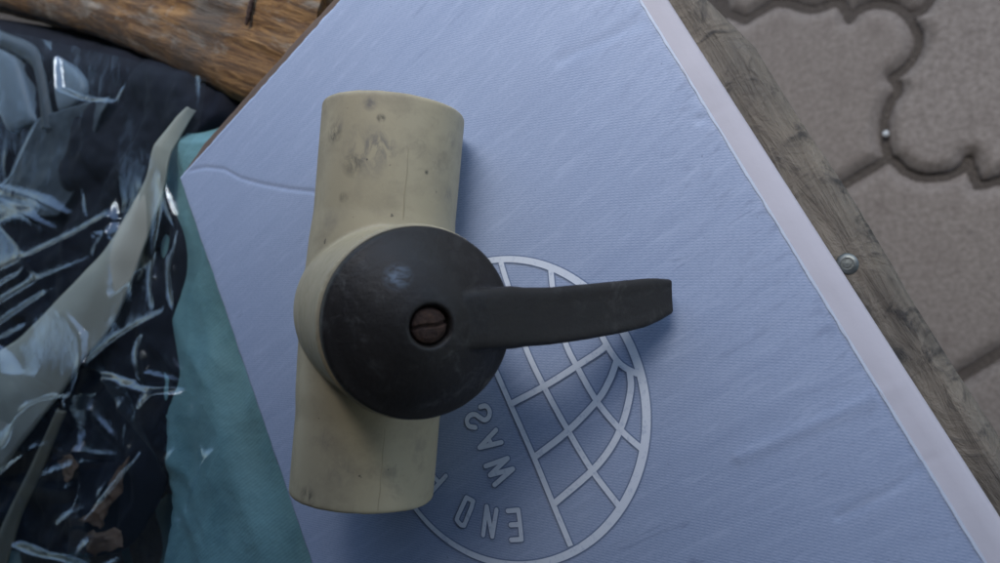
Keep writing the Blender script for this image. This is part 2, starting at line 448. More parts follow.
def curve(L, corners=()):
    out, run = [], [L[0]]
    for k, q in enumerate(L[1:], 1):
        run.append(q)
        if k in corners or k == len(L) - 1:
            n = 2 if len(run) == 2 else 4 * len(run) - 3
            out += [tuple(p) for p in smooth_poly(run, n)][(1 if out else 0):]
            run = [q]
    return out
def gp(L): return [at(x, y, G)[:2] for x, y in L]
AB = [(889, 157), (885, 142), (884, 122), (890, 103), (899, 90), (896, 80), (892, 76), (906, 66), (917, 50), (918, 32), (909, 14)]
AB = curve(AB, (4, 6))
ATOP = [(909, 14), (895, 4), (874, 2), (858, 8), (849, 17), (844, 6), (836, 0), (812, 7), (788, 1), (774, 0), (744, 18)]
ATOP = curve(ATOP, (4, 9))
J1 = [(790, 217), (845, 183), (889, 157)]
BC = [(889, 157), (895, 160), (906, 170), (922, 176), (945, 175), (962, 168), (969, 158), (973, 170), (979, 184), (1000, 179), (1025, 168), (1050, 150)]
BC = curve(BC, (6, 8))
BE = [(909, 14), (924, 8), (934, -6), (946, -40), (975, -60)]
J2 = [(860, 440), (960, 379), (1000, 355), (1045, 327)]
CR = [(1050, 150), (1075, 170), (1085, 205), (1072, 240), (1090, 262), (1080, 300), (1045, 327)]
pA = gp(AB[:-1] + ATOP[:-1] + [(744, 18), (725, 10), (700, 40), (705, 80), (690, 120), (715, 160), (740, 215), (770, 230)] + J1[:-1])
pB = gp(BC[:-1] + [(1050, 150), (1090, 120), (1150, 100), (1165, 60), (1140, 20), (1150, -30), (1100, -60), (1050, -75), (1010, -60)] + BE[::-1][:-1] + AB[::-1][:-1])
pC = gp(J1[:-1] + BC[:-1] + CR[:-1] + J2[::-1][:-1] + [(860, 440), (835, 400), (845, 360), (820, 320), (830, 280), (800, 250)])
pD = gp([(860, 440), (960, 379), (1000, 355), (1045, 327), (1080, 345), (1110, 390), (1100, 430), (1130, 470), (1120, 520), (1060, 560), (1010, 585), (960, 610), (930, 570), (900, 520), (870, 480)])
pE = gp(ATOP[:-1] + [(744, 18), (725, 10), (715, -30), (735, -70), (770, -100), (830, -110), (880, -90), (940, -80)] + BE[::-1][:-1])
for P, tp, tl in ((pA, 0.001, (0.006, 0.0)), (pB, 0.003, (-0.004, 0.004)), (pC, 0.0005, (0.0, 0.004)), (pD, 0.001, (0.004, 0)), (pE, 0.0, (0, 0))):
    relief_paver(P, tp, tl)
# the same paving continues all round: lobed pavers on the same 0.21 m grid
used = np.array([p for P in (pA, pB, pC, pD, pE) for p in P])
Gc = np.mean(np.array(pA), axis=0); gu = np.array([0.78, 0.625]) * 0.222; gv = np.array([0.625, -0.78]) * 0.222
def inside(pt, P):
    c = False; n = len(P)
    for i in range(n):
        a, b = P[i], P[i - 1]
        if (a[1] > pt[1]) != (b[1] > pt[1]) and pt[0] < (b[0] - a[0]) * (pt[1] - a[1]) / (b[1] - a[1]) + a[0]: c = not c
    return c
tile = []
for k in range(40):
    a = 2 * math.pi * k / 40
    sq = 1.0 / max(abs(math.cos(a)), abs(math.sin(a)))
    r = 0.104 * (0.55 * sq + 0.45) * (1 + 0.045 * abs(math.sin(4 * a)) - 0.02)
    tile.append(r * (math.cos(a) * gu / 0.222 + math.sin(a) * gv / 0.222))
for i in range(-5, 6):
    for j in range(-5, 6):
        c = Gc + gu * i + gv * j
        P = [c + q for q in tile]
        if any(inside(p, Q) for p in P + [c] for Q in (pA, pB, pC, pD, pE)): continue
        if np.min(np.linalg.norm(used - c, axis=1)) < 0.112: continue
        flip_up(paver(P, random.uniform(-0.002, 0.003)))

# ------------------------------------------------------------------ added light blocker out of view: invented roof and wall shading the bench
PN = np.array([0.30, 0.954, 0.0]); PT = np.array([0.954, -0.30, 0.0])   # out from the added wall, along it
SHADE_Z = H + 0.62; SHADE_EDGE = 0.415; ADDED_WALL = -1.25
M_ADDED_ROOF = mat_flat('added_roof_boards', (0.075, 0.06, 0.05), (0.045, 0.038, 0.033), 0.85, 0.2, 12, 0.3, 0.003)
M_ADDED_WALL = mat_flat('added_wall_render', (0.20, 0.19, 0.18), (0.15, 0.145, 0.14), 0.9, 0.2, 9, 0.4, 0.003)
def slab(name, n0, n1, t0, t1, za, zb, thick, mat, parent):
    V = []
    for dz in (0.0, thick):
        for (n_, t_, z_) in ((n0, t0, za), (n1, t0, zb), (n1, t1, zb), (n0, t1, za)):
            p = PN * n_ + PT * t_; V.append((p[0], p[1], z_ + dz))
    return mesh(name, V, [(0, 1, 2, 3), (4, 5, 6, 7), (0, 1, 5, 4), (1, 2, 6, 5), (2, 3, 7, 6), (3, 0, 4, 7)], mat, parent, False)
added_shade_porch = empty('added_shade_porch', tuple(PN * ADDED_WALL))
tag(added_shade_porch, 'added unseen wall and low board roof that shade the bench', 'added_shade_porch')
slab('added_wall', ADDED_WALL - 0.2, ADDED_WALL, -3.0, 3.0, 0.0, 0.0, SHADE_Z + 0.30, M_ADDED_WALL, added_shade_porch)  # unseen, added with the roof to block light
for k in range(20):
    t0 = -3.0 + 0.3 * k
    slab('added_roof_board', ADDED_WALL + 0.002, SHADE_EDGE + 0.004 * (k % 3), t0 + 0.002, t0 + 0.298, SHADE_Z + 0.32, SHADE_Z, 0.02, M_ADDED_ROOF, added_shade_porch)
for k in range(6):
    t0 = -2.7 + 1.06 * k
    slab('added_rafter', ADDED_WALL + 0.002, SHADE_EDGE - 0.08, t0, t0 + 0.06, SHADE_Z + 0.22, SHADE_Z - 0.088, 0.098, M_ADDED_ROOF, added_shade_porch)

# ------------------------------------------------------------------ bench of weathered planks
PZ = -0.060                                   # top of the bench below the box top
pe0, pe1 = at(754, 43, PZ), at(1000, 438, PZ)
ed = (pe1 - pe0) / np.linalg.norm(pe1 - pe0)  # along the plank
eo = np.array([-ed[1], ed[0], 0.0])
if eo[0] < 0: eo = -eo                        # outward, to the right
BANG = math.atan2(ed[1], ed[0])
M_GREY = mat_grey_wood(BANG)
bench = empty('wooden_bench', (pe0[0] - 0.2, pe0[1] - 0.1, 0.0))
tag(bench, 'weathered grey plank bench under the printed box, standing on the paving', 'bench')
def plank_mesh(name, o0, width, thick, s0, s1, ztop, mat, parent, edge=None, seed=0, d=None, w=None, ns=160, nw=26, rough=0.0007, round_=0.006):
    """board along d from s0 to s1; outer edge at o0 (+ edge(s)), going inwards by width"""
    d = ed if d is None else d; w = eo if w is None else w
    V, Fc = [], []
    prof = []
    for k in range(nw + 1):
        u = k / nw; prof.append((u, 0))
    ring = nw + 1 + 2
    for i in range(ns + 1):
        s = s0 + (s1 - s0) * i / ns
        off = edge(s) if edge else 0.0
        off += 0.0006 * fbm(s * 14, seed * 3.7, 0.3)
        for k in range(nw + 1):
            u = k / nw
            y = off * (1 - u) - width * u
            dist = min(u, 1 - u) * width
            z = ztop - (max(0.0, round_ - dist) / round_) ** 2 * round_ * 0.7
            p = np.array(o0) + d * s + w * y
            z += rough * fbm(s * 9, y * 120 + seed, 1.7, 5)
            V.append((p[0], p[1], z))
        for y in (-width, off):
            p = np.array(o0) + d * s + w * y
            V.append((p[0], p[1], ztop - thick + 0.0008 * fbm(s * 20, y * 10 + seed)))
    for i in range(ns):
        for k in range(ring):
            a = i * ring + k; b = i * ring + (k + 1) % ring
            Fc.append((a, b, b + ring, a + ring))
    Fc.append(tuple(range(ring))); Fc.append(tuple(ns * ring + k for k in range(ring)))
    o = mesh(name, V, Fc, mat, parent); sharp(o, 60); return o
def wane(s):                                  # bark edge: the board narrows towards its far end
    s = -s
    if s < 0: return 0.0004 * math.sin(s * 60)
    return -0.20 * min(s, 0.12)
zt = H + PZ
plank_mesh('plank', (pe0[0], pe0[1], 0), 0.105, 0.026, -0.30, 0.62, zt, M_GREY, bench, wane, 1, ns=420, nw=48, rough=0.0012)
for k in range(1, 5):
    o0 = pe0 - eo * (0.117 * k)
    plank_mesh('plank', (o0[0], o0[1], 0), 0.105, 0.026, -0.30 + 0.01 * (k % 2), 0.62 - 0.008 * k, zt - 0.002 * (k % 2) - 0.001, M_GREY, bench, None, 10 + k)
def box_mesh(name, c, dx, dy, dz, ux, uy, mat, parent, bev=0.003):
    bm = bmesh.new(); bmesh.ops.create_cube(bm, size=1.0)
    bmesh.ops.bevel(bm, geom=bm.edges[:], offset=0.0, segments=1) if False else None
    V, Fc = [], []
    for v in bm.verts:
        p = np.array(c) + np.array(ux) * v.co.x * dx + np.array(uy) * v.co.y * dy + np.array([0, 0, v.co.z * dz]); V.append(p)
    for f in bm.faces: Fc.append([v.index for v in f.verts])
    bm.free()
    o = mesh(name, V, Fc, mat, parent, False)
    md = o.modifiers.new('bevel', 'BEVEL'); md.width = bev; md.segments = 2
    return o
for s in (-0.22, 0.54):
    c = pe0 + ed * s - eo * 0.29
    box_mesh('crossbar', (c[0], c[1], zt - 0.0275 - 0.03), 0.05, 0.54, 0.055, ed, eo, M_GREY, bench)
    for w_ in (0.06, 0.52):
        c = pe0 + ed * s - eo * w_
        hh = zt - 0.0575 - 0.028 - 0.008
        box_mesh('leg', (c[0], c[1], 0.008 + hh / 2), 0.055, 0.055, hh, ed, eo, M_GREY, bench)
# zinc bolt in the outer plank
bc = at(847, 263, PZ + 0.003); bc[2] = zt - 0.0012
V, Fc = lathe(bc, (0, 0, 1), (1, 0, 0), [(0.0066, -0.003), (0.0066, 0.0003), (0.0062, 0.0006), (0.0030, 0.0006)], 48)
sharp(mesh('recess_shadow_ring', V, Fc, M_RUST, bench), 40)  # dark ring stands in for the shadow in the bolt's recess
V, Fc = lathe(bc, (0, 0, 1), (1, 0, 0), [(0.0040, 0.0003), (0.0040, 0.0012), (0.0037, 0.0017), (0.0030, 0.0021), (0.0022, 0.0023), (0.0021, 0.0020), (0.0015, 0.0020), (0.0014, 0.0023), (0.0001, 0.0024)], 48)
sharp(mesh('bolt', V, Fc, M_STEEL, bench), 30)

# ------------------------------------------------------------------ printed carton
K = at(180, 178); UL1 = at(340, 0); LB = at(312, 563); R0 = at(640, 0); R1 = at(985, 563)
def isect(p, d, q, e):
    A = np.array([[d[0], -e[0]], [d[1], -e[1]]]); t = np.linalg.solve(A, (q - p)[:2]); return p + d * t[0]
dUL = UL1 - K; dL = (LB - K) / np.linalg.norm(LB - K); dR = (R1 - R0) / np.linalg.norm(R1 - R0)
UR = isect(K, dUL, R0, dR)
LEN = 0.40
BLc = K + dL * LEN; BRc = UR + dR * (LEN + 0.01)
W = np.linalg.norm(UR - K)
S0, S1 = at(668, 0, -0.0035), at(1000, 518, -0.0035); dS = (S1 - S0) / np.linalg.norm(S1 - S0)
carton = empty('cardboard_box', ((K[0] + BRc[0]) / 2, (K[1] + BRc[1]) / 2, zt))
tag(carton, 'flat carton printed blue-grey with a white globe outline, lying under the pipe valve', 'box')
def quad_pt(a, b): return (K * (1 - a) + UR * a) * (1 - b) + (BLc * (1 - a) + BRc * a) * b
def seg_d(px, py, a, b):
    abx, aby = b[0] - a[0], b[1] - a[1]
    t = max(0.0, min(1.0, ((px - a[0]) * abx + (py - a[1]) * aby) / (abx * abx + aby * aby)))
    return math.hypot(px - a[0] - abx * t, py - a[1] - aby * t)
creases = [([(183, 172), (205, 167), (224, 169), (240, 178), (262, 184), (290, 189), (335, 194)], -0.00040, 0.0007),
           ([(740, 458), (800, 431), (850, 409), (884, 393), (900, 386)], 0.00032, 0.0018),
           ([(838, 518), (862, 507), (884, 495), (905, 480), (924, 462)], -0.00025, 0.0010),
           ([(700, 120), (752, 92)], -0.0003, 0.0015), ([(560, 60), (640, 22)], -0.0002, 0.002)]
creases = [([tuple(float(c) for c in at(*q)[:2]) for q in L], h, w) for L, h, w in creases]
cbox = [(min(q[0] for q in L) - 4 * w, max(q[0] for q in L) + 4 * w, min(q[1] for q in L) - 4 * w, max(q[1] for q in L) + 4 * w) for L, h, w in creases]
def top_h(p):
    z = 0.0
    x, y = float(p[0]), float(p[1])
    for (L, h, w), (x0, x1, y0, y1) in zip(creases, cbox):
        if x < x0 or x > x1 or y < y0 or y > y1: continue
        dd = min(seg_d(x, y, L[i], L[i + 1]) for i in range(len(L) - 1))
        if dd < w * 4: z += h * math.exp(-(dd / w) ** 2)
    z += 0.0005 * fbm(p[0] * 9, p[1] * 9, 5.0, 2)
    return z
NA, NB = 330, 440
V, Fc, UV = [], [], []
for j in range(NB + 1):
    b = j / NB
    for i in range(NA + 1):
        a = i / NA; p = quad_pt(a, b)
        edge = min(a * W, (1 - a) * W, b * LEN)
        z = top_h(p) * min(1, edge / 0.002)
        wig = 0.0005 * fbm(a * 30, 9.1, 2.0) if j == 0 else 0
        wig2 = 0.0005 * fbm(b * 40, 3.1, 4.0) if i == 0 else 0
        q = p + dL * wig + dUL / np.linalg.norm(dUL) * wig2
        V.append((q[0], q[1], H + z)); UV.append((a * W, b * LEN))
n1 = NA + 1
for j in range(NB):
    for i in range(NA): Fc.append((j * n1 + i, j * n1 + i + 1, (j + 1) * n1 + i + 1, (j + 1) * n1 + i))
top = mesh('top_panel', V, Fc, M_PRINT, carton, True, UV); flip_up(top)
md = top.modifiers.new('thick', 'SOLIDIFY'); md.thickness = 0.0026; md.offset = -1
top.data.materials.append(M_BROWN); md.material_offset_rim = 1; md.material_offset = 1
# worn white fold strip and the side below it
V, Fc = [], []
rows = [0.0, 0.0012, 0.3, 0.65, 1.0]
sideb = H + PZ + 0.001
for j in range(NB + 1):
    b = j / NB
    p0 = quad_pt(1.0, b); s = (p0 - S0) @ dS; p1 = S0 + dS * s
    cr = top_h(p0)
    for k, (f, dz) in enumerate(((0.0, 0.0001), (0.12, -0.0003), (0.45, -0.0012), (0.85, -0.0026), (0.97, -0.0036), (1.0, -0.0055))):
        q = p0 + (p1 - p0) * f
        V.append((q[0], q[1], H + dz + cr * (1 - f) * 0.8 + 0.00025 * fbm(b * 30, f * 2, 7)))
    q = p0 + (p1 - p0) * 0.98
    V.append((q[0], q[1], H - 0.03)); V.append((q[0], q[1], sideb))
for j in range(NB):
    for k in range(7): Fc.append((j * 8 + k, j * 8 + k + 1, (j + 1) * 8 + k + 1, (j + 1) * 8 + k))
side = mesh('side_panel', V, Fc, M_WHITE, carton, True); sharp(side, 50)
# rubbed pale line where the print ends
V, Fc = [], []
for j in range(NB + 1):
    p = quad_pt(1.0, j / NB); nrm = (S0 - R0); nrm = nrm / np.linalg.norm(nrm)
    w0 = 0.0004 * (0.8 + 0.9 * fbm(j * 0.23, 1.2, 0.0, 4)); w0 = max(0.0001, w0)
    for f in (-w0, 0.0006): V.append((p[0] + nrm[0] * f, p[1] + nrm[1] * f, H + 0.00025 + top_h(p) * (1 if f > 0 else .9) * 0.2))
for j in range(NB): Fc.append((2 * j, 2 * j + 1, 2 * j + 3, 2 * j + 2))
flip_up(mesh('worn_fold', V, Fc, mat_flat('worn_white_paper', (0.62, 0.66, 0.74), (0.48, 0.53, 0.64), 0.7, 0.2, 300, 0.0), carton))
# left side, far end (brown, raw) and near end, bottom
nL = np.array([-dL[1], dL[0], 0]); nL = nL if nL[0] < 0 else -nL
nU = np.array([dUL[1], -dUL[0], 0]) / np.linalg.norm(dUL); nU = nU if nU[1] > 0 else -nU
def wall(name, p, q, mat):
    V = [(p[0], p[1], H - 0.0026), (q[0], q[1], H - 0.0026), (q[0], q[1], sideb), (p[0], p[1], sideb)]
    o = mesh(name, V, [(0, 1, 2, 3)], mat, carton, False)
    md = o.modifiers.new('t', 'SOLIDIFY'); md.thickness = 0.0026; md.offset = 0; return o
wall('side_panel', K - nL * 0.004, BLc - nL * 0.004, M_WHITE)
wall('end_panel', K - nU * 0.006 - nL * .006, UR - nU * 0.006, M_BROWN)
wall('end_panel', BLc + nU * 0.004, BRc + nU * 0.004, M_BROWN)
# brown raw flap edge along the far-left end, hanging out below the print
V, Fc = [], []
NS = 120
for i in range(NS + 1):
    f = i / NS; p = K + (UR - K) * f
    w = 0.0046 + 0.0014 * fbm(f * 9, 2.0, 1.0, 4)
    w *= min(1, f * 8 + 0.25)
    for d, z in ((0.0003, -0.0006), (w * 0.7, -0.0008), (w, -0.0014), (w, -0.0034), (-0.003, -0.0036)):
        q = p + nU * d; V.append((q[0], q[1], H + z))
for i in range(NS):
    for k in range(4): Fc.append((i * 5 + k, i * 5 + k + 1, (i + 1) * 5 + k + 1, (i + 1) * 5 + k))
sharp(mesh('flap', V, Fc, M_BROWN, carton), 40)

# ---- printed globe and lettering
def ribbon(pts, width, z, V, Fc, round_ends=True):
    P = [np.array(p[:2]) for p in pts]; n = len(P); base = len(V)
    for i in range(n):
        t = P[min(i + 1, n - 1)] - P[max(i - 1, 0)]; t /= np.linalg.norm(t) + 1e-12
        nn = np.array([-t[1], t[0]])
        w = width(i / (n - 1)) if callable(width) else width
        for s in (-.5, .5):
            q = P[i] + nn * s * w; V.append((q[0], q[1], H + z + top_h(q)))
    for i in range(n - 1):
        a = base + 2 * i; Fc.append((a, a + 1, a + 3, a + 2))
    if round_ends:
        for e in (0, n - 1):
            w = width(e / (n - 1)) if callable(width) else width
            b0 = len(V); V.append((P[e][0], P[e][1], H + z + top_h(P[e])))
            for k in range(12):
                q = P[e] + w * 0.5 * np.array([math.cos(k * math.pi / 6), math.sin(k * math.pi / 6)]); V.append((q[0], q[1], H + z + top_h(q)))
            for k in range(12): Fc.append((b0, b0 + 1 + k, b0 + 1 + (k + 1) % 12))
def stroke(px, n=24): return smooth_poly([at(*q)[:2] for q in px], n)
# outer ring: a true circle on the box, fitted to the print
C_ = [at(*q)[:2] for q in [(491, 260), (511, 259.5), (530, 261), (549, 267), (568, 276), (633, 353), (644, 382), (647.5, 415), (646, 438), (641, 470), (627, 501), (616, 512), (597, 533.5), (576, 549), (415.5, 508), (435.5, 531.5), (460, 549)]]
A_ = np.array([[2 * p[0], 2 * p[1], 1] for p in C_]); b_ = np.array([p @ p for p in C_]); s_ = np.linalg.lstsq(A_, b_, rcond=None)[0]
gc = s_[:2]; gr = math.sqrt(s_[2] + gc @ gc)
ring = [gc + gr * np.array([math.cos(a), math.sin(a)]) for a in np.linspace(0, 2 * math.pi, 181)]
def ringw(t):
    return 0.0022 + 0.0006 * math.cos(2 * math.pi * t)
lines = [[(480, 335), (497, 373), (511, 405), (534, 457), (553, 503), (571, 546)],
         [(501, 262), (505.5, 277), (510, 291), (517, 318), (527, 350), (545, 388), (568, 430), (592, 470), (620, 507)],
         [(551, 268), (552, 280), (553.5, 292), (558, 318), (567, 346), (577, 366), (597, 401), (621, 430), (642, 449)],
         [(586, 290), (595, 320), (606, 343), (617, 360), (626, 368), (638, 374)],
         [(511, 404), (545, 386), (577, 366), (600, 351), (609, 343)],
         [(535, 457), (567, 432), (597, 401), (610, 380), (617, 361)],
         [(554, 504), (592, 471), (612, 446), (624, 420), (631, 390), (630, 371)]]
letters = [('E', [[(508, 511), (518.6, 510), (520.4, 524.2), (521.9, 539.3), (511.5, 539.9)], [(511, 525), (520.4, 524.3)]]),
           ('N', [[(483.4, 535), (487, 506.5), (492.5, 536.5), (496.8, 510)]]),
           ('D', [[(466.6, 497.6), (473.4, 501.2), (471.5, 508), (464.3, 525.6), (461, 525), (456.8, 519.8), (458.5, 515), (466.6, 497.6)]]),
           ('W', [[(485.7, 466.3), (507.9, 458.3), (490.1, 475.2), (513.2, 469), (494.6, 485)]]),
           ('A', [[(496.3, 430), (479.5, 447.7), (501.7, 442.4)], [(488.3, 438), (492, 445)]]),
           ('T', [[(430, 494), (446, 476)], [(433, 475.5), (438.5, 482)]])]
S_l = [(480.5, 407), (486, 406), (489.8, 411), (489, 417), (485, 420), (480, 417.5), (475.5, 414.6), (470, 415.5), (467, 420.5), (469, 426), (475.5, 427.5)]
for nm, mt, ex, z in (('globe_outline', M_INKD, 0.0009, 0.00016), ('globe_print', M_INK, 0.0, 0.00026)):
    V, Fc = [], []
    ribbon(ring, (lambda t: ringw(t) + ex), z, V, Fc, False)
    for k, L in enumerate(lines): ribbon(stroke(L, 40), (0.0021 if k >= 4 else 0.00195) + ex, z + 0.00001 * (k + 1), V, Fc, False)
    flip_up(mesh(nm, V, Fc, mt, carton, False))
for ltr, strokes in letters + [('S', None)]:
    for nm, mt, ex, z in (('letter_outline', M_INKD, 0.0008, 0.00016), ('letter', M_INK, 0.0, 0.00026)):
        V, Fc = [], []
        if strokes is None: ribbon(stroke(S_l, 50), 0.00175 + ex, z, V, Fc)
        else:
            q = 0
            for st in strokes:
                for a, b in zip(st[:-1], st[1:]):
                    ribbon([at(*a)[:2], at(*b)[:2]], 0.00165 + ex, z + 0.000004 * q, V, Fc); q += 1
        flip_up(mesh(nm, V, Fc, mt, carton, False))

# ------------------------------------------------------------------ the valve
PR = 0.025
vc = np.array([-0.1575, 0.0086, H + PR + 0.0003]); psi = -0.0884; th = 0.8761
ax = np.array([-math.sin(psi), math.cos(psi), 0]); sd_ = np.array([math.cos(psi), math.sin(psi), 0]); up = np.array([0, 0, 1.0])
A = sd_ * math.sin(th) + up * math.cos(th); S = sd_ * math.cos(th) - up * math.sin(th)
A = A - ax * 0.03; A /= np.linalg.norm(A); hc = vc + ax * 0.0026; S = S - A * (S @ A); S /= np.linalg.norm(S); axc = np.cross(A, S)
la = 0.140; LD = S * math.cos(la) + axc * math.sin(la); LW = np.cross(A, LD)
valve = empty('pipe_valve', (vc[0], vc[1], H + 0.0003))
tag(valve, 'aged beige plastic pipe valve with round black cap and lever, lying on the box', 'valve')
L1, L2, h0, h1, rc = 0.0735, 0.0613, 0.0566, 0.062, 0.0264
# body: tube with bore, flared hub and collar, fused
V, Fc = [], []
def add(vf):
    b = len(V); V.extend(vf[0]); Fc.extend([tuple(i + b for i in f) for f in vf[1]])
prof = [(0.0205, L1 - 0.012), (0.0209, L1 - 0.0005), (0.0214, L1), (PR - 0.0007, L1), (PR, L1 - 0.0008), (PR - 0.0001, L1 * 0.75), (PR - 0.0003, 0.035), (PR + 0.0004, 0.026), (PR + 0.0012, 0.0),
        (PR + 0.0004, -0.026), (PR - 0.0003, -0.034), (PR - 0.0003, -L2 * 0.75), (PR - 0.0004, -L2 + 0.0008), (PR - 0.0011, -L2), (0.0214, -L2), (0.0209, -L2 + 0.0005), (0.0205, -L2 + 0.012)]
dense = []
for (r0, a0), (r1, a1) in zip(prof[:-1], prof[1:]):
    k = max(1, int(abs(a1 - a0) / 0.002))
    dense += [(r0 + (r1 - r0) * i / k, a0 + (a1 - a0) * i / k) for i in range(k)]
dense.append(prof[-1])
tv = lathe(vc, ax, sd_, [(0.00001, L1 - 0.012)] + dense + [(0.00001, -L2 + 0.012)], 96); add(tv)
hub = [(0.00001, -0.006), (0.0272, -0.006), (0.0284, -0.002), (0.0286, 0.008), (0.0283, 0.020), (0.0276, 0.032), (0.0271, 0.044), (0.0268, h0 - 0.004), (0.0272, h0 - 0.0025), (0.0274, h0 - 0.0006), (0.0268, h0 - 0.0001), (0.00001, h0 - 0.0001)]
add(lathe(hc, A, S, hub, 96))
def pipe_pt(px, py):
    r = B @ np.array([(px - 500) / FPX, -(py - 281.5) / FPX, -1.0]); o = CAM - vc
    rp = r - ax * (r @ ax); op = o - ax * (o @ ax)
    a, b, c = rp @ rp, 2 * rp @ op, op @ op - PR * PR
    t = (-b - math.sqrt(max(0, b * b - 4 * a * c))) / (2 * a)
    return tuple(CAM + r * t - np.array(valve.location))
DK = (0.045, 0.042, 0.035); GY = (0.15, 0.135, 0.12)
spots = [((381, 118), 0.0018, 1.0, DK), ((370, 103), 0.0030, 0.8, GY), ((334, 134), 0.0042, 0.85, DK), ((338, 124), 0.003, 0.6, GY), ((366, 150), 0.0110, 0.62, GY), ((352, 165), 0.0045, 0.7, DK), ((382, 146), 0.006, 0.6, GY),
         ((343, 197), 0.0022, 0.9, DK), ((427, 172), 0.0010, 1.0, DK), ((452, 140), 0.0035, 0.6, GY), ((449, 195), 0.004, 0.5, GY), ((340, 470), 0.006, 0.55, GY), ((306, 497), 0.004, 0.9, DK), ((327, 440), 0.004, 0.5, GY), ((420, 450), 0.005, 0.45, GY), ((330, 220), 0.004, 0.4, GY)]
M_PVC = mat_pvc([(pipe_pt(*p), r, k, c) for p, r, k, c in spots])
body = mesh('body', V, Fc, M_PVC, valve)
md = body.modifiers.new('fuse', 'REMESH'); md.mode = 'VOXEL'; md.voxel_size = 0.00065; md.use_smooth_shade = True
md = body.modifiers.new('soften', 'SMOOTH'); md.factor = 0.5; md.iterations = 5
# mould seam along the pipe, in the plane of the cap
for s0, s1 in ((0.027, L1 - 0.0012), (-L2 + 0.0022, -0.027)):
    V, Fc = [], []
    for i in range(61):
        s = s0 + (s1 - s0) * i / 60
        a0 = -0.03 + 0.004 * math.sin(i * 0.4)
        for dd, hh in ((-0.00042, -0.0004), (-0.00015, 0.00010), (0.00015, 0.00010), (0.00042, -0.0004)):
            rr = PR - (0.0002 if s0 > 0 else 0.00038) + hh
            dirv = A * math.cos(a0) - S * math.sin(a0); tv_ = S * math.cos(a0) + A * math.sin(a0)
            V.append(vc + ax * s + dirv * rr + tv_ * dd)
    for i in range(60):
        for k in range(3): Fc.append((i * 4 + k, i * 4 + k + 1, i * 4 + k + 5, i * 4 + k + 4))
    mesh('mould_seam', V, Fc, mat_flat('seam_pvc', (0.36, 0.30, 0.195), (0.31, 0.26, 0.165), 0.55, 0.3, 200, 0.0) if s0 > 0 else bpy.data.materials['seam_pvc'], valve)
# black cap: wall, rolled shoulder, shallow dome, screw recess
dome = 0.0100
def dome_h(r): return h1 + dome * (1 - (r / 0.0243) ** 2)
prof = [(0.0262, h0 + 0.0001), (0.0264, h0 + 0.0006), (0.0263, h1 - 0.0016), (0.0260, h1 - 0.0006), (0.0252, h1 + 0.0000), (0.0246, h1 + 0.0002)]
for k in range(1, 15): r = 0.0243 - (0.0243 - 0.0060) * k / 14; prof.append((r, dome_h(r) + 0.0001))
prof += [(0.0057, dome_h(0.0057) - 0.0002), (0.0054, dome_h(0.0054) - 0.0008), (0.0053, dome_h(0.005) - 0.0040), (0.0001, dome_h(0.005) - 0.0040)]
V, Fc = lathe(hc, A, S, [(0.0001, h0 + 0.0001)] + prof, 128)
# sky highlight painted on the dome, up and left of the screw
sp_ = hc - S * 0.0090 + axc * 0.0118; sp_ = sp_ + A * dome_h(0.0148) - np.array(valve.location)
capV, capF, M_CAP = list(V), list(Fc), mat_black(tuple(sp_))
# lever: lofted sections along LD
secs = []   # (s, half width, top h, bottom h, sideways shift)
key = [(0.0064, 0.0084, 0.0694, 0.0600, 0.0004), (0.010, 0.0085, 0.0701, 0.0590, 0.0004), (0.016, 0.0085, 0.0701, 0.0585, 0.0004), (0.0245, 0.0088, 0.0691, 0.0590, 0.0002), (0.0285, 0.0083, 0.0688, 0.0588, 0.0), (0.036, 0.0081, 0.0680, 0.0585, -0.0003),
       (0.048, 0.0081, 0.0669, 0.0575, 0.0000), (0.060, 0.0079, 0.0661, 0.0568, 0.0006), (0.068, 0.0074, 0.0656, 0.0566, 0.0012), (0.0740, 0.0065, 0.0652, 0.0568, 0.0020), (0.0785, 0.0053, 0.0645, 0.0575, 0.0026)]
NSec = 60
kk = np.array(key)
V, Fc = [], []
ringn = 32
for i in range(NSec + 1):
    s = kk[0, 0] + (kk[-1, 0] - kk[0, 0]) * i / NSec
    hw, ht, hb, sh = (np.interp(s, kk[:, 0], kk[:, c]) for c in (1, 2, 3, 4))
    hw += 0.00012 * fbm(s * 160, 0.5, 0.0)
    hh = (ht - hb) / 2; hm = (ht + hb) / 2
    for k in range(ringn):
        a = 2 * math.pi * (k + 0.5) / ringn
        ca, sa = math.cos(a), math.sin(a)
        x = hw * math.copysign(abs(ca) ** 0.36, ca); y = hh * math.copysign(abs(sa) ** 0.36, sa)
        if sa > 0: y -= 0.0009 * (1 - (x / hw) ** 2) * min(1, max(0, (s - 0.02) / 0.02))      # slightly dished face
        V.append(hc + A * (hm + y) + LD * s + LW * (x * (1 if sa > 0 else 0.86) + sh))
for i in range(NSec):
    for k in range(ringn): Fc.append((i * ringn + k, i * ringn + (k + 1) % ringn, (i + 1) * ringn + (k + 1) % ringn, (i + 1) * ringn + k))
Fc.append(tuple(range(ringn))); Fc.append(tuple(NSec * ringn + k for k in range(ringn)))
b_ = len(capV)
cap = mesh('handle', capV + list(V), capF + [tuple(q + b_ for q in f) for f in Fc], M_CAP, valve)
cap['label'] = 'black round cap with its lever moulded in one piece'
md = cap.modifiers.new('fuse', 'REMESH'); md.mode = 'VOXEL'; md.voxel_size = 0.00045; md.use_smooth_shade = True
md = cap.modifiers.new('soften', 'SMOOTH'); md.factor = 0.5; md.iterations = 7
